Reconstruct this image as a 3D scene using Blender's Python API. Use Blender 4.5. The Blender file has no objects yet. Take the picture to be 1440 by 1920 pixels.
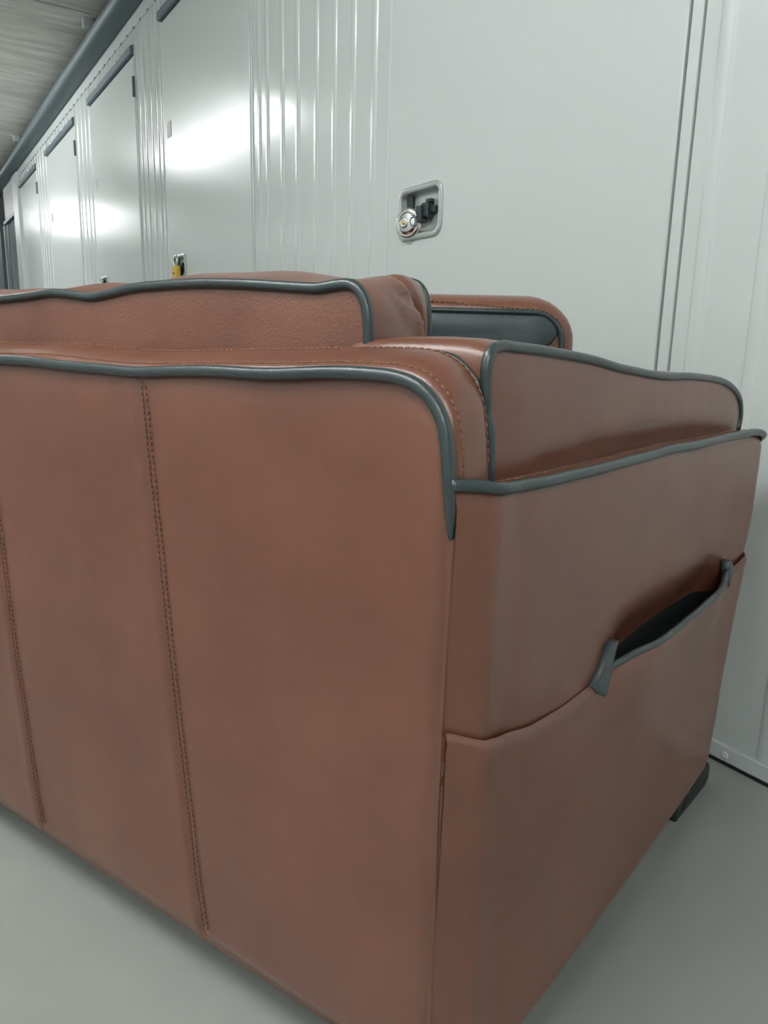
import bpy, math, random
from mathutils import Vector, Matrix
random.seed(7)
SC = bpy.context.scene
COL = SC.collection

# ------------------------------------------------------------------ camera
cam_d = bpy.data.cameras.new('camera')
cam = bpy.data.objects.new('camera', cam_d)
COL.objects.link(cam)
RM = Matrix(((0.5416347562893441, -0.19222982255427423, 0.818339468741509),
             (0.8402963676483942, 0.09705645020870188, -0.533368596741316),
             (0.023104226805879622, 0.9765386529951786, 0.21409916840115115)))
cam.matrix_world = Matrix.Translation((0, 0, 0.66)) @ RM.to_4x4()
cam_d.sensor_fit = 'VERTICAL'
cam_d.sensor_height = 36.0
cam_d.lens = 26.0625
cam_d.clip_start = 0.02
SC.camera = cam

# ------------------------------------------------------------------ world, lamps, exposure
world = bpy.data.worlds.new('world')
SC.world = world
world.use_nodes = True
world.node_tree.nodes['Background'].inputs[0].default_value = (0.8, 0.9, 0.85, 1)
world.node_tree.nodes['Background'].inputs[1].default_value = 0.05
LAMP_POWER = 47.0
LAMP_COLOR = (0.975, 1.0, 0.995, 1)
LAMPS = [(2.2, -0.80), (-0.9, -0.80), (-6.0, -0.1), (-10.8, -0.1)]
LAMP_Z = 2.22
SC.view_settings.view_transform = 'Standard'
SC.view_settings.look = 'None'
SC.view_settings.gamma = 1.0
SC.view_settings.use_curve_mapping = False
SC.view_settings.exposure = 0.0

# ------------------------------------------------------------------ materials
def mat(name, color, rough=0.5, metal=0.0, spec=0.5, coat=0.0, coat_rough=0.1):
    m = bpy.data.materials.new(name)
    m.use_nodes = True
    b = m.node_tree.nodes['Principled BSDF']
    b.inputs['Base Color'].default_value = (*color, 1)
    b.inputs['Roughness'].default_value = rough
    b.inputs['Metallic'].default_value = metal
    b.inputs['Specular IOR Level'].default_value = spec
    b.inputs['Coat Weight'].default_value = coat
    b.inputs['Coat Roughness'].default_value = coat_rough
    return m

def N(m, typ, **kw):
    n = m.node_tree.nodes.new(typ)
    for k, v in kw.items():
        setattr(n, k, v)
    return n

def noise_color(m, stops, scale=(1, 1, 1), nscale=5.0, detail=4.0, rough=0.6, coords='Object'):
    """base colour between two real colours of the material by a noise"""
    t = m.node_tree
    tc = N(m, 'ShaderNodeTexCoord')
    mp = N(m, 'ShaderNodeMapping')
    mp.inputs['Scale'].default_value = scale
    nz = N(m, 'ShaderNodeTexNoise')
    nz.inputs['Scale'].default_value = nscale
    nz.inputs['Detail'].default_value = detail
    nz.inputs['Roughness'].default_value = rough
    cr = N(m, 'ShaderNodeValToRGB')
    cr.color_ramp.elements[0].position = stops[0][0]
    cr.color_ramp.elements[0].color = (*stops[0][1], 1)
    cr.color_ramp.elements[1].position = stops[1][0]
    cr.color_ramp.elements[1].color = (*stops[1][1], 1)
    t.links.new(tc.outputs[coords], mp.inputs[0])
    t.links.new(mp.outputs[0], nz.inputs['Vector'])
    t.links.new(nz.outputs['Fac'], cr.inputs[0])
    t.links.new(cr.outputs[0], t.nodes['Principled BSDF'].inputs['Base Color'])
    return mp, nz, cr

def add_bump(m, layers, coords='Object'):
    """layers: (kind, scale, strength, distance)"""
    t = m.node_tree
    tc = N(m, 'ShaderNodeTexCoord')
    prev = None
    for kind, scale, strength, dist in layers:
        if kind == 'voronoi':
            x = N(m, 'ShaderNodeTexVoronoi')
            x.feature = 'SMOOTH_F1'
            out = x.outputs['Distance']
        else:
            x = N(m, 'ShaderNodeTexNoise')
            x.inputs['Detail'].default_value = 3
            out = x.outputs['Fac']
        x.inputs['Scale'].default_value = scale
        t.links.new(tc.outputs[coords], x.inputs['Vector'])
        b = N(m, 'ShaderNodeBump')
        b.inputs['Strength'].default_value = strength
        b.inputs['Distance'].default_value = dist
        t.links.new(out, b.inputs['Height'])
        if prev:
            t.links.new(prev.outputs[0], b.inputs['Normal'])
        prev = b
    t.links.new(prev.outputs[0], t.nodes['Principled BSDF'].inputs['Normal'])

def leather(name, c0, c1, rough=0.42, grain=0.25):
    m = mat(name, c0, rough, 0, 0.9)
    noise_color(m, [(0.3, c0), (0.72, c1)], nscale=6.0, detail=5)
    add_bump(m, [('noise', 5.0, 0.22, 0.02), ('noise', 16.0, 0.10, 0.006), ('voronoi', 420.0, grain, 0.0006)])
    return m

M = {}
M['leather'] = leather('brown_leather', (0.150, 0.050, 0.028), (0.212, 0.080, 0.046), 0.33, 0.16)
M['leather_soft'] = leather('brown_cushion_leather', (0.176, 0.061, 0.035), (0.245, 0.096, 0.058), 0.32, 0.5)
M['black_leather'] = leather('black_leather', (0.034, 0.050, 0.058), (0.048, 0.066, 0.075), 0.42, 0.4)
M['piping'] = leather('black_piping_leather', (0.020, 0.034, 0.038), (0.036, 0.054, 0.058), 0.33, 0.3)
M['thread'] = mat('tan_thread', (0.30, 0.145, 0.085), 0.7)
M['shade_black'] = mat('black_pocket_shade', (0.010, 0.013, 0.014), 0.8, 0, 0.2)  # near black, stands in for the shade inside the pocket
M['thread_dark'] = mat('brown_thread', (0.10, 0.036, 0.021), 0.7)
M['foot'] = mat('black_plastic', (0.02, 0.028, 0.028), 0.5)

def painted(name, c, rough, bump, coat=0.0):
    m = mat(name, c, rough, 0, 0.5, coat, 0.06)
    add_bump(m, bump)
    return m
M['rib'] = painted('gloss_white_steel', (0.66, 0.70, 0.69), 0.16, [('noise', 2.0, 0.02, 0.01)], 0.0)
M['door'] = painted('satin_white_steel', (0.66, 0.70, 0.69), 0.23, [('noise', 2.0, 0.03, 0.01), ('noise', 700.0, 0.06, 0.0005)])
M['trim'] = painted('white_trim', (0.66, 0.70, 0.69), 0.35, [('noise', 4.0, 0.03, 0.01)])
M['header'] = mat('blue_grey_steel', (0.13, 0.165, 0.20), 0.4)
M['duct'] = mat('grey_duct_paint', (0.10, 0.135, 0.155), 0.5)
M['gap'] = mat('gap_black', (0.008, 0.010, 0.010), 0.7)
M['steel'] = mat('zinc_steel', (0.58, 0.62, 0.61), 0.30, 0.55)
add_bump(M['steel'], [('noise', 60.0, 0.15, 0.001)])
M['chrome'] = mat('chrome', (0.88, 0.88, 0.86), 0.08, 1.0)
M['brass'] = mat('brass', (0.80, 0.50, 0.10), 0.30, 0.75)
M['black'] = mat('black_steel', (0.018, 0.026, 0.032), 0.35)
M['slate'] = mat('slate_frame', (0.09, 0.115, 0.135), 0.45)
M['greyglass'] = mat('grey_door_leaf', (0.30, 0.34, 0.345), 0.12)
M['greypanel'] = mat('grey_panel', (0.36, 0.385, 0.385), 0.4)
M['sticker'] = mat('sticker', (0.40, 0.43, 0.42), 0.5)
M['screw'] = mat('screw_head', (0.85, 0.87, 0.86), 0.3, 0.1)
M['door'].node_tree.nodes['Principled BSDF'].inputs['Specular IOR Level'].default_value = 0.32
# concrete ceiling, board marked
M['concrete'] = mat('board_marked_concrete', (0.4, 0.4, 0.37), 0.85)
noise_color(M['concrete'], [(0.36, (0.44, 0.43, 0.40)), (0.64, (0.74, 0.73, 0.68))], scale=(5.0, 0.7, 1), nscale=2.2, detail=9, rough=0.7)
add_bump(M['concrete'], [('noise', 9.0, 0.12, 0.02), ('noise', 60.0, 0.08, 0.004)])
# epoxy floor
M['floor'] = mat('grey_epoxy', (0.4, 0.42, 0.39), 0.28)
noise_color(M['floor'], [(0.3, (0.315, 0.332, 0.310)), (0.7, (0.365, 0.380, 0.355))], nscale=2.5, detail=6)
add_bump(M['floor'], [('noise', 25.0, 0.10, 0.004)])
m = bpy.data.materials.new('lamp_diffuser')
m.use_nodes = True
bs = m.node_tree.nodes['Principled BSDF']
bs.inputs['Base Color'].default_value = (0.9, 0.9, 0.9, 1)
bs.inputs['Emission Color'].default_value = LAMP_COLOR
bs.inputs['Emission Strength'].default_value = LAMP_POWER
M['lamp'] = m

# ------------------------------------------------------------------ helpers
def link(o, parent=None):
    COL.objects.link(o)
    if parent is not None:
        o.parent = parent
    return o

def mesh(name, verts, faces, m, parent=None, smooth=True, sharp=None):
    me = bpy.data.meshes.new(name)
    me.from_pydata([tuple(v) for v in verts], [], faces)
    me.validate()
    me.update()
    if m:
        me.materials.append(m)
    if smooth:
        me.polygons.foreach_set('use_smooth', [True] * len(me.polygons))
        if sharp:
            me.set_sharp_from_angle(angle=math.radians(sharp))
    return link(bpy.data.objects.new(name, me), parent)

def empty(name, loc=(0, 0, 0), rz=0.0, parent=None):
    o = bpy.data.objects.new(name, None)
    o.location = loc
    o.rotation_euler = (0, 0, rz)
    o.empty_display_size = 0.05
    return link(o, parent)

def tag(o, label=None, cat=None, group=None, kind=None):
    if label: o['label'] = label
    if cat: o['category'] = cat
    if group: o['group'] = group
    if kind: o['kind'] = kind
    return o

class MB:
    """collects shapes of ONE part"""
    def __init__(s): s.v = []; s.f = []
    def add(s, v, f):
        b = len(s.v)
        s.v += [tuple(x) for x in v]
        s.f += [tuple(i + b for i in q) for q in f]
    def box(s, x0, x1, y0, y1, z0, z1, bev=0.0):
        if bev <= 0:
            v = [(x, y, z) for x in (x0, x1) for y in (y0, y1) for z in (z0, z1)]
            f = [(0, 1, 3, 2), (4, 6, 7, 5), (0, 4, 5, 1), (2, 3, 7, 6), (0, 2, 6, 4), (1, 5, 7, 3)]
            s.add(v, f)
            return
        # chamfered box
        b = min(bev, (x1 - x0) / 2.01, (y1 - y0) / 2.01, (z1 - z0) / 2.01)
        v = []; idx = {}
        for ix, X in enumerate((x0, x1)):
            for iy, Y in enumerate((y0, y1)):
                for iz, Z in enumerate((z0, z1)):
                    sx, sy, sz = (1 - 2 * ix), (1 - 2 * iy), (1 - 2 * iz)
                    idx[ix, iy, iz, 0] = len(v); v.append((X, Y + sy * b, Z + sz * b))
                    idx[ix, iy, iz, 1] = len(v); v.append((X + sx * b, Y, Z + sz * b))
                    idx[ix, iy, iz, 2] = len(v); v.append((X + sx * b, Y + sy * b, Z))
        f = []
        q = [(0, 0), (1, 0), (1, 1), (0, 1)]
        for e in (0, 1):
            a = [idx[e, i, j, 0] for i, j in q]; f.append(a if e else a[::-1])
            a = [idx[i, e, j, 1] for i, j in q]; f.append(a[::-1] if e else a)
            a = [idx[i, j, e, 2] for i, j in q]; f.append(a if e else a[::-1])
        for i in (0, 1):
            for j in (0, 1):
                f.append((idx[i, j, 0, 0], idx[i, j, 1, 0], idx[i, j, 1, 1], idx[i, j, 0, 1]))
                f.append((idx[i, 0, j, 0], idx[i, 1, j, 0], idx[i, 1, j, 2], idx[i, 0, j, 2]))
                f.append((idx[0, i, j, 1], idx[1, i, j, 1], idx[1, i, j, 2], idx[0, i, j, 2]))
                for k in (0, 1):
                    f.append((idx[i, j, k, 0], idx[i, j, k, 1], idx[i, j, k, 2]))
        s.add(v, f)
    def tube(s, pts, r, n=10, closed=False, rr=None):
        P = [Vector(p) for p in pts]
        k = len(P)
        v = []; f = []
        up = None
        for i in range(k):
            a = P[i - 1] if (i > 0 or closed) else P[i]
            b = P[(i + 1) % k] if (i < k - 1 or closed) else P[i]
            t = (b - a).normalized()
            if up is None:
                up = Vector((0, 0, 1)) if abs(t.z) < 0.9 else Vector((1, 0, 0))
            sx = t.cross(up).normalized()
            up = sx.cross(t).normalized()
            R = r if rr is None else rr[i]
            for j in range(n):
                an = 2 * math.pi * j / n
                v.append(P[i] + sx * math.cos(an) * R + up * math.sin(an) * R)
        for i in range(k if closed else k - 1):
            for j in range(n):
                f.append((i * n + j, i * n + (j + 1) % n, ((i + 1) % k) * n + (j + 1) % n, ((i + 1) % k) * n + j))
        if not closed:
            f.append(tuple(range(n))[::-1])
            f.append(tuple((k - 1) * n + j for j in range(n)))
        s.add(v, f)
    def build(s, name, m, parent=None, smooth=True, sharp=None):
        return mesh(name, s.v, s.f, m, parent, smooth, sharp)

def box(name, dims, m, parent=None, bev=0.0):
    b = MB()
    b.box(*dims, bev)
    return b.build(name, m, parent, smooth=bev > 0, sharp=30)

def catmull(pts, step, closed=False):
    P = [Vector(p) for p in pts]
    n = len(P)
    out = []
    rng = n if closed else n - 1
    for i in range(rng):
        p1, p2 = P[i], P[(i + 1) % n]
        p0 = P[i - 1] if (i > 0 or closed) else p1 * 2 - p2
        p3 = P[(i + 2) % n] if (i < n - 2 or closed) else p2 * 2 - p1
        # centripetal-like tangents limited by the chord
        d = (p2 - p1).length
        def tang(a, b, c):
            l1, l2 = (b - a).length, (c - b).length
            if l1 + l2 < 1e-9: return Vector(b) * 0
            return ((b - a) / max(l1, 1e-9) * l2 + (c - b) / max(l2, 1e-9) * l1) / (l1 + l2)
        t1 = tang(p0, p1, p2) * d
        t2 = tang(p1, p2, p3) * d
        k = max(1, int(math.ceil(d / step)))
        for j in range(k):
            u = j / k
            out.append(p1 * (2 * u**3 - 3 * u**2 + 1) + t1 * (u**3 - 2 * u**2 + u) + p2 * (-2 * u**3 + 3 * u**2) + t2 * (u**3 - u**2))
    if not closed:
        out.append(P[-1].copy())
    return out

def interp(pts, x):
    if x <= pts[0][0]: return pts[0][1]
    for (a, b), (c, d) in zip(pts, pts[1:]):
        if x <= c:
            t = (x - a) / (c - a)
            t = t * t * (3 - 2 * t) * 0.5 + t * 0.5
            return b + (d - b) * t
    return pts[-1][1]

def sst(a, b, x):
    t = max(0.0, min(1.0, (x - a) / (b - a)))
    return t * t * (3 - 2 * t)

def solid(name, outline, rings, frame, m, parent, bulge0=0.0, bulge1=0.0, capn=6, post=None):
    """outline: closed 2D polygon (counter-clockwise seen from +c); rings: (outset, c); caps bulge outwards"""
    n = len(outline)
    O = [Vector((p[0], p[1])) for p in outline]
    nor = []
    for i in range(n):
        t = (O[(i + 1) % n] - O[i - 1]).normalized()
        nor.append(Vector((t.y, -t.x)))
    cen = sum(O, Vector((0, 0))) / n
    v = []; f = []
    def ring(pts, c):
        b = len(v)
        for i, p in enumerate(pts):
            cc = c(i) if callable(c) else c
            v.append(frame(p.x, p.y, cc))
        return b
    layers = []
    o0, c0 = rings[0]
    first = [O[i] + nor[i] * o0 for i in range(n)]
    o1, c1 = rings[-1]
    last = [O[i] + nor[i] * o1 for i in range(n)]
    sgn = 1 if c1 > c0 else -1
    caps = [(k / capn) for k in range(1, capn)]
    def dome(pts, edge, w):
        out = []
        for p in pts:
            dmin = min((p - q).length for q in edge)
            t = min(1.0, dmin / w)
            out.append(1 - (1 - t) ** 2)
        return out
    xr = max(p.x for p in O) - min(p.x for p in O); yr = max(p.y for p in O) - min(p.y for p in O)
    wd = max(1e-5, .42 * min(xr, yr))
    def capring(edge, k, c, amount):
        pts = [cen + (p - cen) * k for p in edge]
        if amount == 0:
            return ring(pts, c)
        dm = dome(pts, edge, wd)
        return ring(pts, lambda i: c + amount * dm[i])
    for k in caps:                                   # cap at the start, from the centre outwards
        layers.append(capring(first, k, c0, -sgn * bulge0))
    for o, c in rings:
        layers.append(ring([O[i] + nor[i] * o for i in range(n)], c))
    for k in reversed(caps):
        layers.append(capring(last, k, c1, sgn * bulge1))
    for a, b in zip(layers, layers[1:]):
        for i in range(n):
            j = (i + 1) % n
            f.append((a + i, a + j, b + j, b + i))
    ca = len(v); v.append(frame(cen.x, cen.y, c0 - sgn * bulge0))
    cb = len(v); v.append(frame(cen.x, cen.y, c1 + sgn * bulge1))
    for i in range(n):
        j = (i + 1) % n
        f.append((ca, layers[0] + j, layers[0] + i))
        f.append((cb, layers[-1] + i, layers[-1] + j))
    if post:
        v = [post(*p) for p in v]
    o = mesh(name, v, f, m, parent)
    fix_normals(o)
    return o

def fix_normals(o):
    import bmesh
    bm = bmesh.new()
    bm.from_mesh(o.data)
    bmesh.ops.recalc_face_normals(bm, faces=bm.faces)
    bm.to_mesh(o.data)
    bm.free()

def grid(name, nu, nv, fn, m, parent, rim=0):
    v = []; f = []
    for j in range(nv + 1):
        for i in range(nu + 1):
            v.append(fn(i / nu, j / nv))
    w = nu + 1
    for j in range(nv):
        for i in range(nu):
            f.append((j * w + i, j * w + i + 1, (j + 1) * w + i + 1, (j + 1) * w + i))
    return mesh(name, v, f, m, parent)

def dup(o, parent, dx=0, dy=0, dz=0):
    c = o.copy()
    link(c, parent)
    c.location = (o.location.x + dx, o.location.y + dy, o.location.z + dz)
    return c

# ================================================================== THE ROOM
WY = 1.10            # plane of the storage wall
YB = -1.40           # opposite wall of the corridor
X0, X1 = -16.6, 5.5
CZ = 2.28
floor = box('floor', (X0 - .1, X1 + .1, YB - .1, WY + .35, -0.1, 0.0), M['floor'])
tag(floor, kind='structure')
ceil_ = box('ceiling', (X0 - .1, X1 + .1, YB - .1, WY + .35, CZ + 0.04, CZ + 0.14), M['concrete'])
tag(ceil_, kind='structure')
xs = [X0, -15.35, -12.6, -9.85, -7.10, -4.35, -1.60, 1.15, X1]
for a, b in zip(xs, xs[1:]):
    box('concrete_slab', (a + .006, b - .006, YB, WY + .02, CZ, CZ + 0.039), M['concrete'], ceil_, 0.004)

def ribbed(name, xa, xb, z0, z1, ribs, y=WY, parent=None, face=-1, m=None):
    """folded steel sheet: flat pans with narrow raised ribs at the given x"""
    prof = [(xa, 0.0)]
    for r in sorted(ribs):
        if r - .020 <= xa or r + .020 >= xb: continue
        prof += [(r - .019, 0.0), (r - .015, 0.0)]
        for k in range(9):
            a = math.pi * k / 8
            prof.append((r - .0125 * math.cos(a), .0042 * math.sin(a) ** 0.8 if 0 < k < 8 else .0005))
        prof += [(r + .015, 0.0), (r + .019, 0.0)]
    prof.append((xb, 0.0))
    v = []; f = []
    pts = [(xa, -.02)] + prof + [(xb, -.02)]
    for x, h in pts:
        v.append((x, y + face * h, z0)); v.append((x, y + face * h, z1))
    for i in range(len(pts) - 1):
        f.append((2 * i, 2 * i + 2, 2 * i + 3, 2 * i + 1))
    o = mesh(name, v, f, m or M['rib'], parent, True, 50)
    return o

wall = box('wall_back', (X0, X1, WY + .045, WY + .12, 0, CZ), M['trim'])
tag(wall, kind='structure')
DOORS = [(-1.700, -0.836), (-3.527, -2.567), (-4.938, -3.968), (-6.417, -5.384), (-7.850, -6.914)]
DTOP = 2.005
# ribbed steel panels between the doors, and over them
ribbed('ribbed_panel', -2.557, -1.709, 0.03, 2.15, [-2.505, -2.442, -2.328, -2.221, -2.098, -1.991, -1.887, -1.780, -1.727], parent=wall)
ribbed('ribbed_panel', -3.958, -3.537, 0.03, 2.15, [-3.90, -3.82, -3.72, -3.63, -3.57], parent=wall)
ribbed('ribbed_panel', -5.374, -4.948, 0.03, 2.15, [-5.32, -5.21, -5.10, -5.0], parent=wall)
ribbed('ribbed_panel', -6.904, -6.427, 0.03, 2.15, [-6.84, -6.74, -6.62, -6.50], parent=wall)
ribbed('ribbed_panel', -0.812, 1.50, 0.03, 2.15, [-0.772 + .105 * k for k in range(21)], parent=wall)
ribbed('ribbed_panel', 1.512, X1, 0.03, 2.15, [1.56 + .105 * k for k in range(23)], parent=wall)
for xa, xb in DOORS:
    ribbed('lintel_panel', xa - .004, xb + .004, 2.062, 2.15, [xa + .10 + .11 * k for k in range(9)], y=WY + .001, parent=wall)
# flange with rivets along the top of the wall
box('top_flange', (-9.0, X1, WY - .006, WY + .02, 2.115, 2.175), M['trim'], wall, 0.002)
b = MB()
k = 0
x = -8.9
while x < -1.0:
    b.box(x - .010, x + .010, WY - .0075, WY - .005, 2.113, 2.119)
    x += .118
tag(b.build('rivets', M['slate'], wall, False), kind='stuff')

# duct running along the wall under the ceiling
pts = []
prof = [(1.105, 2.175), (1.03, 2.172), (1.012, 2.176), (1.000, 2.190), (0.996, 2.205), (0.998, 2.225), (1.006, 2.238), (1.02, 2.245), (1.105, 2.245)]
prof2 = catmull([(p[0], p[1], 0) for p in prof], .006)
v = []; f = []
n = len(prof2)
for X in (X0, X1):
    for p in prof2: v.append((X, p.x, p.y))
for i in range(n - 1): f.append((i, i + 1, n + i + 1, n + i))
f.append(tuple(range(n))); f.append(tuple(range(n, 2 * n))[::-1])
beam = mesh('trim_1', v, f, M['duct'], None, True, 40)
tag(beam, kind='structure')
for X in (-4.42, -7.12):
    box('duct_bracket', (X - .02, X + .02, .97, 1.02, 2.238, 2.283), M['steel'], beam, .003)

# door builder ------------------------------------------------------
def rrect(cx, cz, w, h, r, n=6):
    out = []
    for sx, sz, a0 in ((1, 1, 0), (-1, 1, 90), (-1, -1, 180), (1, -1, 270)):
        for k in range(n + 1):
            a = math.radians(a0 + 90 * k / n)
            out.append((cx + sx * (w / 2 - r) + r * math.cos(a), cz + sz * (h / 2 - r) + r * math.sin(a)))
    return out

def lock_plate(door, cx, cz, w=.182, h=.124):
    """pressed steel pocket with rounded rim, its bolt and screws"""
    spec = [(0, WY - .006 + .001), (-.001, WY - .011), (-.004, WY - .0125), (-.010, WY - .0125), (-.0135, WY - .010), (-.0165, WY + .004), (-.019, WY + .0075), (-.024, WY + .009)]
    v = []; f = []
    base = rrect(cx, cz, w, h, .030)
    n = len(base)
    for ins, y in spec:
        for p in rrect(cx, cz, w + 2 * ins, h + 2 * ins, max(.006, .030 + ins)):
            v.append((p[0], y, p[1]))
    for a in range(len(spec) - 1):
        for i in range(n):
            j = (i + 1) % n
            f.append((a * n + i, a * n + j, (a + 1) * n + j, (a + 1) * n + i))
    f.append(tuple((len(spec) - 1) * n + i for i in range(n)))
    pl = mesh('lock_plate', v, f, M['steel'], door, True, 40)
    fix_normals(pl)
    # bolt: block with a lug on each side
    b = MB()
    b.box(cx + .008, cx + .036, WY - .012, WY + .010, cz - .016, cz + .018, .003)
    b.box(cx + .030, cx + .052, WY - .004, WY + .010, cz - .006, cz + .010, .002)
    b.box(cx - .004, cx + .018, WY - .018, WY + .004, cz - .026, cz + .012, .002)
    b.box(cx + .018, cx + .036, WY - .005, WY + .010, cz + .018, cz + .027, .002)
    b.build('lock_bolt', M['black'], pl, True, 30)
    b = MB()
    b.box(cx - .066, cx - .044, WY - .002, WY + .010, cz - .030, cz + .044, .002)
    b.build('lock_hasp', M['black'], pl, True, 30)
    for sz in (-.034, .034):
        c = []
        fr = lambda a, bb, c_: (cx + .062 + a, WY + .009 - c_, cz + sz + bb)
        solid('screw', [(.006 * math.cos(t * math.pi / 6), .006 * math.sin(t * math.pi / 6)) for t in range(12)], [(0, 0), (0, .002), (-.002, .0035)], fr, M['steel'], pl, 0, .0003, 2)
    return pl

def make_door(idx, xa, xb):
    g = .005
    d = empty('door_%d' % idx, ((xa + xb) / 2, WY, 0))
    tag(d, kind='structure')
    ox = (xa + xb) / 2
    rel = empty_rel(d)
    cx, cz = xa + .150, .985
    # leaf with a hole for the lock pocket
    L, R_, B, T = xa + g, xb - g, .02, DTOP
    yf = WY - .006
    hx0, hx1, hz0, hz1 = cx - .078, cx + .078, cz - .050, cz + .050
    X = [L, L + .0025, hx0, hx1, R_ - .0025, R_]
    Z = [B, B + .0025, hz0, hz1, T - .0025, T]
    v = []; f = []
    for iz, z in enumerate(Z):
        for ix, x in enumerate(X):
            edge = ix in (0, 5) or iz in (0, 5)
            v.append((x, yf + (.0025 if edge else 0), z))
    for iz in range(5):
        for ix in range(5):
            if ix == 2 and iz == 2: continue
            f.append((iz * 6 + ix, iz * 6 + ix + 1, iz * 6 + ix + 7, iz * 6 + ix + 6))
    # returns
    ring = [i for i in range(6)] + [6 * j + 5 for j in range(1, 6)] + [30 + i for i in range(4, -1, -1)] + [6 * j for j in range(4, 0, -1)]
    b0 = len(v)
    for i in ring: v.append((v[i][0], WY + .028, v[i][2]))
    for i in range(len(ring)):
        j = (i + 1) % len(ring)
        f.append((ring[i], b0 + i, b0 + j, ring[j]))
    leaf = mesh('door_leaf', v, f, M['door'], d, True, 20)
    fix_normals(leaf)
    box('shadow_gap', (xa - .004, xb + .004, WY + .029, WY + .044, .0, DTOP + .05), M['gap'], d)  # black sheet behind the leaf, its colour stands in for shade in the gap
    # flat jamb strips on both sides
    if idx > 1:
        box('jamb', (xb + .001, xb + .0095, WY - .004, WY + .02, .0, 2.06), M['trim'], d, .001)
        box('jamb', (xa - .0095, xa - .001, WY - .004, WY + .02, .0, 2.06), M['trim'], d, .001)
    else:
        box('jamb', (xb + .0005, xb + .0205, WY - .004, WY + .02, .0, 2.06), M['trim'], d, .001)
        box('jamb', (xa - .0085, xa - .001, WY - .002, WY + .02, .0, 2.06), M['trim'], d, .001)
    # blue-grey head channel with its clips
    hd = box('head_channel', (xa - .008, xb - .002, WY - .020, WY + .02, 2.012, 2.048), M['header'], d, .003)
    for t in (.27, .70):
        xx = xa + (xb - xa) * t
        box('clip', (xx - .02, xx + .02, WY - .0225, WY - .012, 2.040, 2.052), M['trim'], hd, .002)
    for z in (.35, 1.87):
        box('hinge', (xb - .012, xb + .004, WY - .016, WY, z - .045, z + .045), M['slate'], d, .003)
    box('number_sticker', (xa + .045, xa + .10, WY - .0075, WY - .006, 1.54, 1.60), M['sticker'], d)
    lock_plate(d, cx, cz)
    # children were modelled in world space
    for o in d.children_recursive:
        if o.parent is d:
            o.matrix_parent_inverse = Matrix.Translation((-ox, -WY, 0))
    return d, cx, cz

def empty_rel(d): return None
LOCKS = []
for i, (xa, xb) in enumerate(DOORS):
    d, cx, cz = make_door(i + 1, xa, xb)
    LOCKS.append((cx, cz))

# end of the corridor: posts, recessed grey door with overpanel
endp = empty('door_6', (-8.5, WY, 0))
tag(endp, kind='structure')
def ep(name, d, m, bev=.003):
    o = box(name, d, m, endp, bev)
    o.matrix_parent_inverse = Matrix.Translation((8.5, -WY, 0))
    return o
ep('frame_post', (-8.16, -7.862, WY - .03, WY + .02, 0, 2.15), M['trim'])
ep('over_panel', (-8.96, -8.17, WY - .012, WY + .02, 1.86, 2.13), M['greypanel'])
ep('head_rail', (-8.96, -8.17, WY - .03, WY + .02, 1.82, 1.855), M['slate'])
ep('frame_post', (-9.02, -8.93, WY - .03, WY + .02, 0, 1.818), M['greypanel'])
ep('frame_post', (-8.92, -8.82, WY - .01, WY + .02, 0, 1.818), M['slate'])
ep('door_leaf', (-8.815, -8.17, WY - .004, WY + .02, 0.01, 1.815), M['greyglass'])
ep('dark_post', (-9.85, -9.03, WY - .06, WY + .02, 0, 2.10), M['slate'])
ribbed('ribbed_panel', X0, -9.86, 0.03, 2.15, [X0 + .1 + .11 * k for k in range(55)], parent=wall)

# skirting strip with screws, black joint to the floor
sk = box('baseboard_back', (-0.812, X1, WY - .008, WY + .02, .0035, .031), M['trim'], None, .0015)
tag(sk, kind='structure')
box('floor_joint', (-0.812, X1, WY - .0115, WY + .02, .0002, .0034), M['gap'], sk)
for X in [-.622 + .42 * k for k in range(5)]:
    fr = lambda a, bb, c_, X=X: (X + a, WY - .008 - c_, .0165 + bb)
    s_ = solid('screw', [(.0062 * math.cos(t * math.pi / 8), .0062 * math.sin(t * math.pi / 8)) for t in range(16)], [(0, 0), (0, .002), (-.0018, .0035)], fr, M['screw'], sk, 0, -.0015, 3)

# the other side of the corridor and its ends (seen only as reflections and bounce)
wf = ribbed('wall_front', X0, X1, 0.0, CZ, [X0 + .1 + .21 * k for k in range(95)], y=YB, face=1)
tag(wf, kind='structure')
tag(box('wall_left', (X0 - .1, X0, YB - .1, WY + .1, 0, CZ + .03), M['trim']), kind='structure')
tag(box('wall_right', (X1, X1 + .1, YB - .1, WY + .1, 0, CZ + .03), M['trim']), kind='structure')

# ceiling lamps ------------------------------------------------------
for i, (lx, ly) in enumerate(LAMPS):
    r = empty('ceiling_lamp', (lx, ly, LAMP_Z))
    tag(r, 'white linear lamp under the concrete ceiling, ' + ['behind the camera near the corridor end', 'above the back of the sofa',
        'opposite the second and third doors', 'near the far end of the corridor'][i], 'lamp', 'corridor ceiling lamps')
    box('housing', (-1.14 + .0, 1.14, -.03, .03, .018, .059), M['trim'], r, .006)
    b = MB()
    b.box(-1.10, 1.10, -.042, .042, -.028, .017, .014)
    b.build('diffuser', M['lamp'], r, True, 40)

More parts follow.
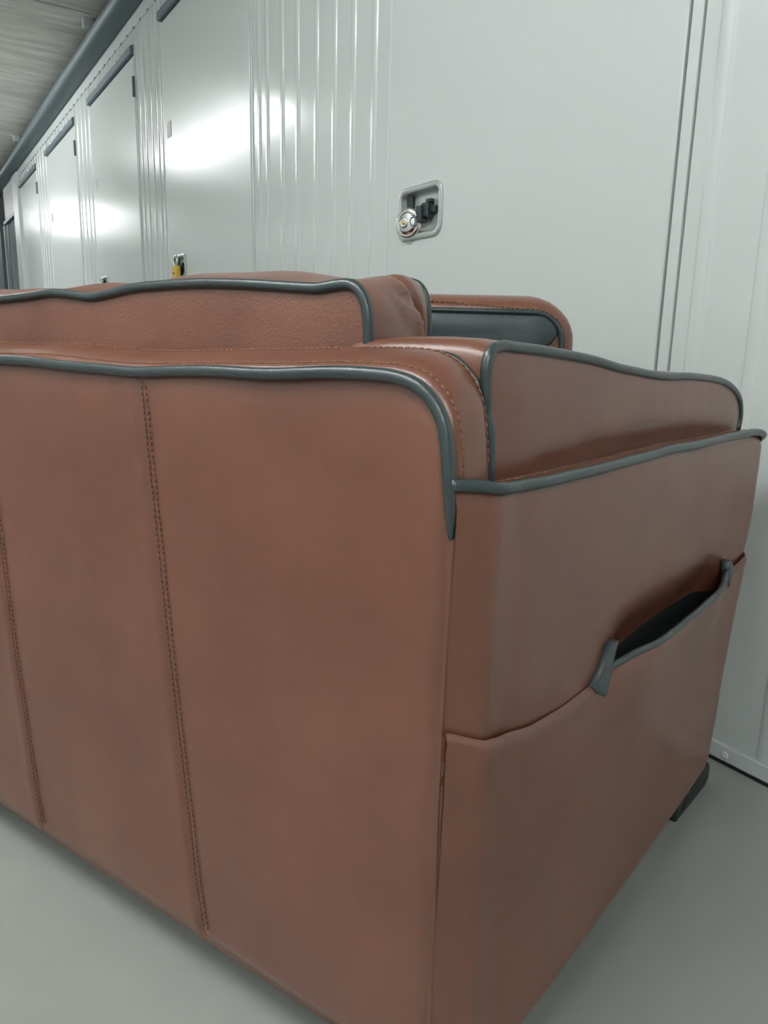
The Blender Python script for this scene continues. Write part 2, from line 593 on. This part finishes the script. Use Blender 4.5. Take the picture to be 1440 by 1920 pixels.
# ================================================================== THE SOFA
ANG = math.radians(22.5)
sofa = empty('sofa', (-0.3919, 0.3100, 0.0), ANG)
tag(sofa, 'brown leather sofa with black piping seen from its rear corner in the corridor', 'sofa')
L = 1.75
TH = math.radians(6)
SD = Vector((math.sin(TH), math.cos(TH), 0))
SN = Vector((math.cos(TH), -math.sin(TH), 0))
ZB = .052
TOPR = [(-.563, .639), (-.472, .6395), (-.418, .637), (-.337, .635), (-.278, .637), (-.171, .640), (-.090, .643), (-.067, .643), (-.047, .642),
        (-.029, .637), (-.017, .628), (-.008, .614), (-.003, .592), (-.0005, .567)]
def mirror_pts(p): return [(-L - x, z) for x, z in reversed(p)]
top_pts = mirror_pts(TOPR) + [(-1.02, .640), (-.875, .637), (-.72, .640)] + TOPR
def ztop(x): return interp(top_pts, x)

top_curve = catmull([(p[0], 0, p[1]) for p in top_pts], .008)
# --- back panels, one leather piece between each two seams
seam_t = [(-1.75, -1.75), (-1.422, -1.477), (-1.14, -1.165), (-.875, -.875), (-.612, -.562), (-.328, -.273), (0, 0)]   # x at top, x at bottom
def seam_x(k, z):
    a, b_ = seam_t[k]
    t = (z - .05) / .59
    e = 0
    if 0 < k < 6:
        e = .010 * (1 - sst(0.05, .14, z)) * (1 if k > 3 else (-1 if k < 3 else 0))     # the seam hooks over at the hem
        e += .004 * math.sin(t * 5)
    return b_ + (a - b_) * t + (e * .6 if 0 < k < 6 else 0)
def back_bulge(z): return -.004 * math.sin(math.pi * min(1, max(0, (z - .05) / .59)))
NU, NV = 26, 44
for k in range(6):
    def fn(u, t, k=k):
        uu = .5 - .5 * math.cos(math.pi * u)
        uu = .5 * uu + .5 * u if not (k in (0, 5)) else uu
        tt = t
        z = ZB + (.64 - ZB) * tt
        xl, xr = seam_x(k, z), seam_x(k + 1, z)
        x = xl + (xr - xl) * uu
        zt = ztop(max(-1.7498, min(-.0002, x)))
        z = ZB + (zt - ZB) * tt
        y = back_bulge(z)
        w = abs(xr - xl)
        dl, dr = uu * w, (1 - uu) * w
        edge = 0
        if k > 0: edge += .0045 * math.exp(-(dl / .0035) ** 2) - .0003 * math.exp(-((dl - .010) / .006) ** 2)
        if k < 5: edge += .0045 * math.exp(-(dr / .0035) ** 2) - .0004 * math.exp(-((dr - .010) / .007) ** 2)
        y += edge
        y += .016 * (1 - sst(0, .022, z - ZB)) ** 2 + (0.004 * math.exp(-((zt - z) / .012) ** 2))
        y += .0012 * math.sin(x * 19 + z * 7) * math.sin(z * 13 + x * 3)
        if k == 5: y += .006 * math.exp(-(dr / .006) ** 2)
        if k == 0: y += .006 * math.exp(-(dl / .006) ** 2)
        return (x, y, z)
    o = grid('back_panel', NU * 2, NV, fn, M['leather'], sofa)
    fix_normals(o)
    if o.data.polygons[len(o.data.polygons) // 2].normal.y > 0:
        o.data.flip_normals()
# twin rows of stitches beside each seam
for k in range(1, 6):
    b = MB()
    for off in (.0062, .0125):
        z = ZB + .03
        while z < .622:
            x = seam_x(k, z) + (off if k >= 3 else -off) * 1.0
            y = back_bulge(z) - .0012 - .0004 + .0012 * math.sin(x * 19 + z * 7) * math.sin(z * 13 + x * 3)
            x2 = seam_x(k, z + .0036) + (off if k >= 3 else -off)
            y += .0045 * math.exp(-(off / .0035) ** 2) - .0006 * math.exp(-((off - .010) / .006) ** 2)
            b.tube([(x, y + .0010, z), ((x + x2) / 2, y + .0006, z + .0018), (x2, y + .0010, z + .0036)], .0006, 5)
            z += .0056
    tag(b.build('stitching', M['thread_dark'], sofa), kind='stuff')

# --- frame slab behind the panels: the leather band that shows on top and at the end
def shear(x, y, z):
    return (x, y, z + .30 * max(0, y) * sst(.35, .60, z) if y < .07 else z + .30 * .07 * sst(.35, .60, z))
side_l = [(-L + .0005, z) for z in (.50, .40, .30, .2, .10)]
side_r = [(.0, z) for z in (.10, .2, .30, .40, .50)]
ol = [(p.x, p.z) for p in catmull([(x, 0, z) for x, z in [(0, .06)] + side_r + list(reversed(top_pts))] , .010)]
ol += [(p.x, p.z) for p in catmull([(x, 0, z) for x, z in side_l + [(-L, .06)]], .02)]
fr = lambda a, b_, c: (a, c, b_)
ol = ol[::-1]
rings = [(-.004, .004), (0, .003), (.0035, .008), (.0065, .016), (.0078, .026), (.0075, .036), (.005, .045), (.001, .050), (-.004, .052)]
area = sum(ol[i - 1][0] * ol[i][1] - ol[i][0] * ol[i - 1][1] for i in range(len(ol)))
if area < 0: ol = ol[::-1]
solid('back_frame', ol, rings, fr, M['leather'], sofa, -.003, 0, 3, post=shear)
# piping round the back
pp = [(x, z) for x, z in top_pts]
def wob(p, a=.0012): return (p[0], p[1], p[2] + a * math.sin(p[0] * 31) * math.sin(p[0] * 12 + 1))
down = [(0.0, .000, .550), (-.001, .004, .535), (-.003, .012, .518)]
curve = catmull([(-L + .003, .012, .518), (-L + .001, .004, .535), (-L, .0, .550)] + [(x, -.002, z) for x, z in top_pts] + down, .006)
b = MB(); b.tube([wob(p) for p in curve], .0050, 12, rr=[.0050 * min(1, .35 + .05 * min(i, len(curve) - 1 - i)) for i in range(len(curve))])
b.build('back_piping', M['piping'], sofa)
curve = catmull([(-.05, .052, .642 + .0155), (-.030, .0525, .638 + .015), (-.017, .053, .628 + .015), (-.007, .0535, .612 + .014), (-.001, .054, .592 + .014), (.001, .054, .575), (.002, .054, .555)], .005)
b = MB(); b.tube(curve, .0040, 10)
b.build('end_piping', M['piping'], sofa)
# stitched edges on the band
def stitch_row(name, pts, r, pitch, length, m):
    P = [Vector(p) for p in pts]
    b = MB()
    d = 0
    nxt = 0
    for p, q in zip(P, P[1:]):
        l = (q - p).length
        while nxt < d + l:
            t = (nxt - d) / l
            a = p.lerp(q, t)
            dr = (q - p).normalized()
            b.tube([a - dr * length / 2, a + dr * length / 2], r, 5)
            nxt += pitch
        d += l
    return tag(b.build(name, m, sofa), kind='stuff')
def band_pt(x, z, out, y):
    # point on the band surface: outwards from the outline
    return (x, y, z + .30 * y * sst(.35, .6, z))
def band_curve(y, out):
    P = []
    for i, p in enumerate(top_curve):
        if p.x < -1.0: continue
        a = top_curve[max(0, i - 1)]; c = top_curve[min(len(top_curve) - 1, i + 1)]
        t = Vector((c.x - a.x, c.z - a.z)).normalized()
        nx, nz = -t.y, t.x
        P.append(shear(p.x + nx * out, y, p.z + nz * out))
    return P
stitch_row('stitching', band_curve(.010, .0046), .0006, .0062, .0042, M['thread'])
stitch_row('stitching', band_curve(.043, .0060), .0006, .0062, .0042, M['thread'])

# --- arms
SFRONT = [(.05, .545), (.074, .586), (.087, .622), (.113, .641), (.189, .660), (.297, .680), (.394, .706), (.447, .718), (.515, .727), (.541, .728), (.575, .725)]
def sfront(z): return interp(SFRONT, z)
TOPZ = [(-.03, .567), (.028, .566), (.076, .565), (.185, .5655), (.252, .566), (.344, .568), (.459, .566), (.58, .565), (.664, .563), (.690, .560), (.707, .555), (.718, .549), (.728, .541)]
def toparm(s): return interp(TOPZ, s)
LOWZ = [(-.03, .388), (0, .387), (.026, .377), (.053, .370), (.103, .3615), (.15, .359), (.20, .362), (.235, .370), (.28, .376), (.34, .377), (.41, .379), (.48, .383), (.54, .387), (.60, .386), (.64, .387), (.716, .392), (.75, .394)]
def lowz(s): return interp(LOWZ, s)
def sbot(s): return interp([(0, .040), (.157, .036), (.235, .042), (.34, .050), (.495, .062), (.60, .072), (.75, .08)], s)
def base_off(s, z):
    o = .021 * sst(-.006, .030, s) + .003 * math.sin(math.pi * max(0, min(1, s / .72)))
    o -= .0022 * math.exp(-((s - .017) / .006) ** 2) + .0022 * math.exp(-((s - .055) / .018) ** 2)           # hollow beside the frame edge
    sf = sfront(z)
    o -= .014 * sst(sf - .02, sf, s) ** 2
    return o
def win(s, a, b_, w=.05): return sst(a, a + w, s) * (1 - sst(b_ - w, b_, s))
def make_arm(mir):
    def P(s, z, o):
        p = SD * s + SN * o
        return (p.x, p.y, z) if not mir else (-L - p.x, p.y, z)
    def up(u, t):
        z0 = lowz(u * .70) - .045
        s = -.002 + (u ** 1.25 * .5 + u * .5) * .0 + u * (.70)
        zt = toparm(s)
        z = z0 + (zt - z0) * t
        sf = sfront(z)
        s = .002 + u ** 1.15 * (sf - .002)
        zt = toparm(s)
        z = z0 + (zt - z0) * t
        o = base_off(s, z)
        zl = lowz(s)
        o -= .019 * win(s, .205, .615, .09) * math.exp(-((z - (zl - .012)) / .038) ** 2)
        o -= .004 * math.exp(-((z - zl + .03) / .03) ** 2)
        o += .0015 * math.sin(s * 22 + z * 9) * math.sin(z * 17 + 1)
        o -= .004 * math.exp(-((zt - z) / .006) ** 2)
        return P(s, z, o)
    o = grid('arm_side_panel', 70, 40, up, M['leather'], sofa)
    orient(o, mir)
    def lowf(u, t):
        # t 0..0.88 face, above: rim folded into the pocket
        s = u * .70
        z = sbot(s) + (lowz(s) - sbot(s)) * min(1, t / .88)
        sf = sfront(z)
        s = u ** 1.15 * (sf + .002)
        zl, zb = lowz(s), sbot(s)
        tt = min(1, t / .88)
        z = zb + (zl - zb) * tt
        o = base_off(s, z) + .0028
        o += .019 * win(s, .205, .615, .12) * math.exp(-((zl - z) / .075) ** 2)
        o -= .018 * (1 - sst(0, .028, z - zb)) ** 2
        o += .0015 * math.sin(s * 18 + z * 7) * math.sin(z * 15 + 2)
        o -= .0012 * math.exp(-((zl - z) / .003) ** 2)
        o += .0012 * math.exp(-((zl - z - .006) / .004) ** 2)
        if t > .88:
            k = (t - .88) / .12
            o -= .0034 * min(1, k * 2)
            z -= .035 * max(0, k - .3)
        return P(s, z, o)
    o = grid('arm_pocket_panel', 70, 50, lowf, M['leather'], sofa)
    orient(o, mir)
    # black strip added inside the pocket to deepen the shade at its mouth
    def lin(u, t):
        s = .208 + (.618 - .208) * u
        z = lowz(s) - .042 + (.004 + .027 * math.sin(math.pi * u) ** .7) * t
        zl = lowz(s)
        o = base_off(s, z) - .019 * win(s, .205, .615, .09) * math.exp(-((z - (zl - .012)) / .038) ** 2) - .004 * math.exp(-((z - zl + .03) / .03) ** 2)
        return P(s, z, o + .0026 - .003 * sst(.9, 1, t))
    o = grid('pocket_shade', 40, 10, lin, M['shade_black'], sofa)
    orient(o, mir)
    # piping along the pocket mouth
    pts = []
    for i in range(41):
        s = .222 + (.603 - .222) * i / 40
        z = lowz(s)
        pts.append(P(s, z + .001, base_off(s, z) + .0018 + .019 * win(s, .205, .615, .12)))
    b = MB(); b.tube(pts, .0036, 10); b.build('pocket_piping', M['piping'], sofa)
    # leather tabs at both ends of the pocket
    for outl in ([(.238, .397), (.224, .395), (.213, .375), (.197, .364), (.207, .353), (.224, .344), (.229, .357), (.232, .374)],
                 [(.597, .402), (.585, .402), (.590, .385), (.596, .372), (.607, .362), (.611, .375), (.620, .381), (.612, .392)]):
        ol = [(p.x, p.y) for p in catmull([(a, c, 0) for a, c in outl], .006, True)] if False else outl
        area = sum(ol[i - 1][0] * ol[i][1] - ol[i][0] * ol[i - 1][1] for i in range(len(ol)))
        if area < 0: ol = ol[::-1]
        fr = lambda a, c, d: P(a, c, base_off(a, c) + .0005 + d + .006 * win(a, .19, .63, .10))
        solid('pocket_tab', ol, [(0, -.006), (0, .004), (-.0012, .0052)], fr, M['black_leather'], sofa, 0, .0004, 4)
    # arm frame: the box inside, its top is the ledge under the pad
    out = [(.006, .06), (.05, .045), (.25, .05), (.48, .07), (.575, .085), (.625, .12), (.645, .19), (.665, .297), (.690, .394), (.704, .45), (.712, .515), (.712, .535), (.700, .550), (.68, .558), (.664, .561),
           (.58, .563), (.459, .564), (.344, .566), (.252, .564), (.185, .5635), (.076, .563), (.028, .564), (.012, .565), (.006, .56), (.006, .54), (.006, .50), (.006, .40), (.006, .30), (.006, .20), (.006, .12), (.006, .09)]
    out = [(p.x, p.y) for p in catmull([(a, c, 0) for a, c in out], .02, True)]
    def fo(a, c, d):
        z = c + (.30 * max(0, .012 - d) if c > .5 else 0) * sst(.5, .56, c) * (1 if d > -.03 else 0)
        return P(a, z, min(d, -.008 + (.0265) * sst(.535, .558, c), base_off(a, .53) - .003) if d > -.008 else d)
    solid('arm_frame', out, [(-.012, -.03), (-.005, -.012), (0, .002), (.0, .012), (-.001, .017), (-.006, .0185)][::-1] + [(-.014, -.16)], fo, M['leather'], sofa, -.004, 0, 3)
    # piping on the outer top edge
    pts = catmull([(-.004, .5702, 0), (.004, .5698, 0), (.014, .5690, 0), (.028, .567, 0), (.076, .565, 0), (.127, .565, 0), (.185, .5650, 0), (.252, .566, 0), (.30, .5665, 0), (.344, .568, 0), (.40, .5665, 0), (.459, .566, 0), (.52, .5665, 0), (.58, .565, 0), (.664, .563, 0),
                   (.690, .560, 0), (.708, .5545, 0), (.719, .548, 0)], .006)
    b = MB(); b.tube([P(p.x, p.y + .001, base_off(p.x, .53) * (1 - sst(.60, .66, p.x)) + .021 * sst(.60, .66, p.x) + .0012 - .012 * sst(.700, .728, p.x)) for p in pts], .0046, 12)
    b.build('arm_piping', M['piping'], sofa)
    # stitches along the ledge
    st = MB()
    s = .05
    while s < .66:
        st.tube([P(s, toparm(s) + .0035, .0085), P(s + .0042, toparm(s + .0042) + .0035, .0085)], .0006, 5)
        s += .0062
    tag(st.build('stitching', M['thread'], sofa), kind='stuff')
    # pad on the arm
    out = [(.060, .555), (.25, .555), (.50, .555), (.685, .555), (.692, .566), (.695, .581), (.684, .602), (.664, .614), (.640, .622), (.60, .630), (.569, .633), (.52, .636), (.472, .638), (.41, .6385), (.36, .641), (.32, .6445), (.279, .648), (.24, .653), (.221, .655), (.17, .659), (.125, .662),
           (.09, .6635), (.070, .664), (.058, .662), (.053, .655), (.052, .645), (.054, .62), (.057, .59)]
    out = [(p.x, p.y) for p in catmull([(a, c, 0) for a, c in out], .008, True)]
    def fp(a, c, d):
        t = max(0, min(1, (-.010 - d) / .15))
        z = c + .003 * math.sin(math.pi * min(1, t * 1.15)) ** .8 * sst(.60, .65, c) * (1 - .6 * sst(.1, .5, a))
        w = 0
        return P(a, z, d + w)
    pad = solid('arm_pad', out, [(-.004, -.009), (-.001, -.0095), (.0, -.012), (.002, -.018), (.004, -.030), (.004, -.06), (.004, -.10), (.003, -.14), (0, -.155), (-.008, -.162)], fp, M['leather'], sofa, .007, .004, 14)
    pc = catmull([(.059, .56, 0), (.0555, .585, 0), (.053, .615, 0), (.0505, .640, 0), (.0505, .652, 0), (.055, .6605, 0), (.066, .664, 0), (.09, .6635, 0), (.125, .662, 0), (.17, .659, 0), (.221, .655, 0), (.279, .648, 0), (.32, .6445, 0), (.36, .641, 0), (.41, .6385, 0), (.472, .638, 0), (.52, .636, 0),
                  (.569, .633, 0), (.60, .630, 0), (.640, .622, 0), (.664, .614, 0), (.684, .602, 0), (.695, .581, 0), (.692, .562, 0)], .005)
    b = MB(); b.tube([P(p.x, p.y, -.0095) for p in pc], .0044, 12)
    b.build('pad_piping', M['piping'], pad)
    # feet: black runners under the front and rear of the arm
    for s0, s1 in ((.60, .745), (.06, .16)):
        pr = [(s0, 0), (s1 - .012, 0), (s1 - .002, .006), (s1, .018), (s1 - .004, .032), (s1 - .02, .042), (s0, .050)]
        pr = [(p.x, p.y) for p in catmull([(a, c, 0) for a, c in pr], .006)]
        oo = -.0015 if s0 > .3 else -.03
        fr = lambda a, c, d: P(a, c, d)
        ft = solid('foot', pr, [(-.002, oo - .03), (0, oo - .027), (0, oo - .003), (-.002, oo)], fr, M['foot'], sofa, 0, 0, 3)

def orient(o, mir):
    fix_normals(o)
    p = o.data.polygons[len(o.data.polygons) // 3]
    if (p.normal.x < 0) != mir:
        o.data.flip_normals()
make_arm(False)
make_arm(True)

# --- seat base, seat cushions (hidden behind the back, needed from other views)
box('seat_base', (-L + .12, -.12, .06, .66, .07, .30), M['leather'], sofa, .02)
for xa, xb in ((-L + .175, -L / 2 - .003), (-L / 2 + .003, -.175)):
    w = xb - xa
    ol = rrect((xa + xb) / 2, .42, w - .01, .50, .05)
    fr = lambda a, b_, c: (a, b_, c)
    solid('seat_cushion', ol, [(-.012, .302), (0, .31), (.004, .34), (.004, .375), (0, .398), (-.012, .408)], fr, M['leather_soft'], sofa, 0, .008, 6)

# --- back cushions
CT = [(-.872, .690), (-.868, .700), (-.860, .708), (-.845, .712), (-.78, .711), (-.69, .709), (-.618, .712), (-.574, .7145), (-.530, .711), (-.504, .7085), (-.465, .712), (-.43, .716), (-.39, .7175), (-.355, .718), (-.325, .718), (-.295, .717), (-.265, .7155), (-.241, .714), (-.20, .711), (-.179, .710),
      (-.16, .7118), (-.148, .7122), (-.139, .7095), (-.132, .703), (-.128, .694), (-.126, .683), (-.125, .66)]
def make_cushion(mir):
    X = (lambda x: -L - x) if mir else (lambda x: x)
    out = [(-.872, .44), (-.6, .435), (-.3, .435), (-.132, .44), (-.125, .46), (-.125, .55), (-.125, .62)] + list(reversed(CT)) + [(-.873, .60), (-.873, .5)]
    out = [(p.x, p.y) for p in catmull([(a, c, 0) for a, c in out], .009, True)]
    def fc(a, c, d):
        t = max(0, min(1, (d - .075) / .15))
        zz = c + (.108 * (d - .075)) * sst(.60, .69, c)
        # the boxing narrows towards its front edge on the arm side
        x = a - .036 * t ** 1.3 * sst(-.40, -.13, a)
        # folds: a long valley falling from the front corner, wrinkles near the top corner
        sel = sst(-.21, -.15, a)
        vy = .158 + .050 * sst(.735, .640, zz) if zz < .735 else .150
        vy = .150 + .048 * (1 - sst(.655, .735, zz))
        dd = math.exp(-((d - vy) / .008) ** 2) * sel * sst(.640, .665, c)
        x -= .0105 * dd
        zz -= .0075 * dd * sst(.69, .71, c)
        ee = math.exp(-((d - vy + .018) / .012) ** 2) * sel
        x += .004 * ee
        vz = .705 - .30 * (d - .120)
        d3 = math.exp(-((zz - vz - .006) / .0045) ** 2) * sst(-.17, -.13, a) * sst(.108, .125, d) * (1 - sst(.165, .185, d))
        x -= .0045 * d3
        x += .003 * math.exp(-((zz - vz + .008) / .008) ** 2) * sst(-.17, -.13, a) * sst(.10, .125, d) * (1 - sst(.16, .185, d))
        dd2 = math.exp(-(((d - .112) + (c - .700) * .9) / .006) ** 2) * sst(-.19, -.135, a) * sst(.675, .69, c) * (1 - sst(.703, .712, c))
        x -= .004 * dd2; zz -= .002 * dd2
        # soft dents along the crown
        cr = sst(.69, .712, c) * math.sin(math.pi * t)
        zz += cr * (.0012 * math.sin(a * 17 + 1.2) + .0010 * math.sin(a * 41 + d * 40))
        if a > -.19 and a < -.12: pass
        zz -= cr * .006 * math.exp(-((a + .185) / .03) ** 2)
        return (X(x), d, zz)
    rings = [(-.006, .0745), (-.002, .0752)]
    nR = 30
    for i in range(nR + 1):
        t = i / nR
        rings.append((.0105 * math.sin(math.pi * t) ** .6 - .001, .077 + .146 * t))
    rings += [(-.003, .2245), (-.008, .226)]
    c = solid('back_cushion', out, rings, fc, M['leather_soft'], sofa, .004, .012, 8)
    pc = catmull([(-.873, .50, 0), (-.873, .60, 0)] + [(a, z, 0) for a, z in CT] + [(-.125, .62, 0), (-.125, .56, 0)], .006)
    b = MB(); b.tube([(X(p.x), .0735, p.y) for p in pc], .0050, 12)
    b.build('cushion_piping', M['piping'], c)
    b = MB()
    P = [Vector(fc(p.x, p.y, .2245)) for p in pc]
    b.tube([p + Vector((0, .001, 0)) for p in P], .0036, 10)
    b.build('cushion_piping', M['piping'], c)
make_cushion(False)
make_cushion(True)

# ================================================================== loose cushion standing on the seat
FW = Vector((-.8378, .5460, 0)).normalized()
RT = Vector((.5460, .8378, 0)).normalized()
D = 1.15
pr = Vector((0, 0, 0)) + FW * D + RT * .286          # right-hand edge of the face
CW_, CH = .56, .332
cz0 = .418
cen = pr - RT * (CW_ / 2)
lc = empty('loose_cushion', (cen.x, cen.y, cz0), math.atan2(RT.y, RT.x))
tag(lc, 'loose brown leather cushion stood on edge, its black underside facing the sofa back', 'cushion')
ol = rrect(0, CH / 2, CW_ - .035, CH - .04, .050, 8)
fr = lambda a, b_, c: (a, c, b_)
def sag(x, y, z):
    t = max(0, min(1, y / .13))
    return (x, y + .0025 * math.sin(x * 30 + z * 20), z + (.004 * math.sin(x * 17 + 1) - .004 * (x / .28) ** 2) * sst(.2, .34, z) + .003 * math.sin(x * 55 + y * 60) * sst(.28, .34, z) * math.sin(math.pi * t))
body = solid('cushion_body', ol, [(-.016, .010), (.0, .008), (.010, .012), (.017, .024), (.020, .045), (.020, .075), (.017, .10), (.008, .118), (-.006, .125)], fr, M['leather_soft'], lc, -.004, .012, 8, post=sag)
# black underside: trapezoid that narrows downwards, leather corners left and right
hw, ht, hb = CW_ / 2 - .0245, CH - .0275, .05
und = [(-.07, hb), (.07, hb), (hw - .062, ht - .092), (hw - .010, ht - .040), (hw - .004, ht - .028), (hw - .012, ht - .012), (hw - .03, ht), (-hw + .03, ht), (-hw + .012, ht - .012), (-hw + .004, ht - .028), (-hw + .010, ht - .040), (-hw + .062, ht - .092)]
def under(a, b_, c): return sag(a, c, b_)
solid('black_underside', und, [(0, .014), (0, .0045), (-.004, .0030)], under, M['black_leather'], lc, 0, .002, 8)
rp = rrect(0, CH / 2, CW_ - .045, CH - .05, .045, 8)
b = MB(); b.tube([sag(p[0], .0055, p[1]) for p in rp], .0042, 10, closed=True)
b.build('cushion_piping', M['piping'], body)
b = MB()
P = [Vector((p[0], 0, p[1])) for p in rrect(0, CH / 2, CW_ - .0335, CH - .0385, .050, 10)]
P.append(P[0])
for p, q in zip(P, P[1:]):
    k = max(1, int((q - p).length / .0075))
    for i in range(k):
        a = p.lerp(q, i / k); c = p.lerp(q, (i + .62) / k)
        b.tube([sag(a.x, .0072, a.z), sag(c.x, .0072, c.z)], .0011, 5)
tag(b.build('stitching', M['thread'], lc), kind='stuff')

# ================================================================== padlocks
def ring_pts(cx, y, cz, r, a0, a1, n):
    return [(cx + r * math.cos(math.radians(a0 + (a1 - a0) * i / n)), y, cz + r * math.sin(math.radians(a0 + (a1 - a0) * i / n))) for i in range(n + 1)]
# round chrome lock on the nearest door
cx, cz = LOCKS[0]
pl = empty('padlock', (cx - .030, WY - .020, cz - .024), math.radians(22))
tag(pl, 'round chrome disc padlock in the recessed plate of the nearest door', 'padlock')
fr = lambda a, b_, c: (a, -c, b_)
circ = [(.036 * math.cos(2 * math.pi * t / 40), .036 * math.sin(2 * math.pi * t / 40)) for t in range(40)]
# the disc has a bite where the shackle shows
bite = []
for x, z in circ:
    bite.append((x, z))
solid('disc_body', bite, [(-.010, -.013), (-.003, -.011), (0, -.006), (0, .001), (-.003, .004), (-.0065, .0055), (-.008, .0048), (-.0095, .0052), (-.013, .0085)], fr, M['chrome'], pl, .001, .002, 6)
c2 = [(-.006 + .0125 * math.cos(2 * math.pi * t / 24), .0125 * math.sin(2 * math.pi * t / 24)) for t in range(24)]
solid('cylinder_face', c2, [(0, .006), (0, .0112), (-.003, .0128), (-.006, .012)], fr, M['chrome'], pl, 0, 0, 4)
c3 = [(-.006 + .0042 * math.cos(2 * math.pi * t / 16), .0042 * math.sin(2 * math.pi * t / 16)) for t in range(16)]
solid('keyhole', c3, [(0, .010), (0, .0135), (-.001, .0139)], fr, M['brass'], pl, 0, 0, 3)
c4 = [(.021 + .0105 * math.cos(2 * math.pi * t / 24), .002 + .0125 * math.sin(2 * math.pi * t / 24)) for t in range(24)]
solid('shackle_notch', c4, [(0, .0035), (0, .0100), (-.0015, .0106)], fr, M['header'], pl, 0, -.003, 4)
b = MB(); b.tube(ring_pts(.020, -.0065, .004, .0135, -60, 120, 20), .0032, 8)
b.build('shackle', M['chrome'], pl)

def block_padlock(cx, cz, m, label, s=1.0):
    p = empty('padlock', (cx, WY - .030, cz))
    tag(p, label, 'padlock')
    b = MB(); b.box(-.034 * s, .034 * s, -.011, .011, -.052 * s, 0, .004)
    b.build('lock_body', m, p, True, 35)
    b = MB()
    pts = [(-.022 * s, 0, -.005), (-.022 * s, 0, .022 * s)] + ring_pts(0, 0, .022 * s, .022 * s, 180, 0, 14) + [(.022 * s, 0, .022 * s), (.022 * s, 0, -.005)]
    b.tube(pts, .0048 * s, 10)
    b.build('shackle', M['chrome'], p)
    b = MB(); b.box(-.005, .005, -.0125, -.0105, -.036 * s, -.026 * s)
    b.build('keyhole', M['black'], p, False)
    return p
cx, cz = LOCKS[1]
block_padlock(cx + .022, cz + .010, M['brass'], 'yellow brass padlock with chrome shackle on the second door along the wall')
cx, cz = LOCKS[2]
block_padlock(cx + .022, cz + .012, M['steel'], 'silver padlock on the third door, just showing above the sofa cushion', .9)
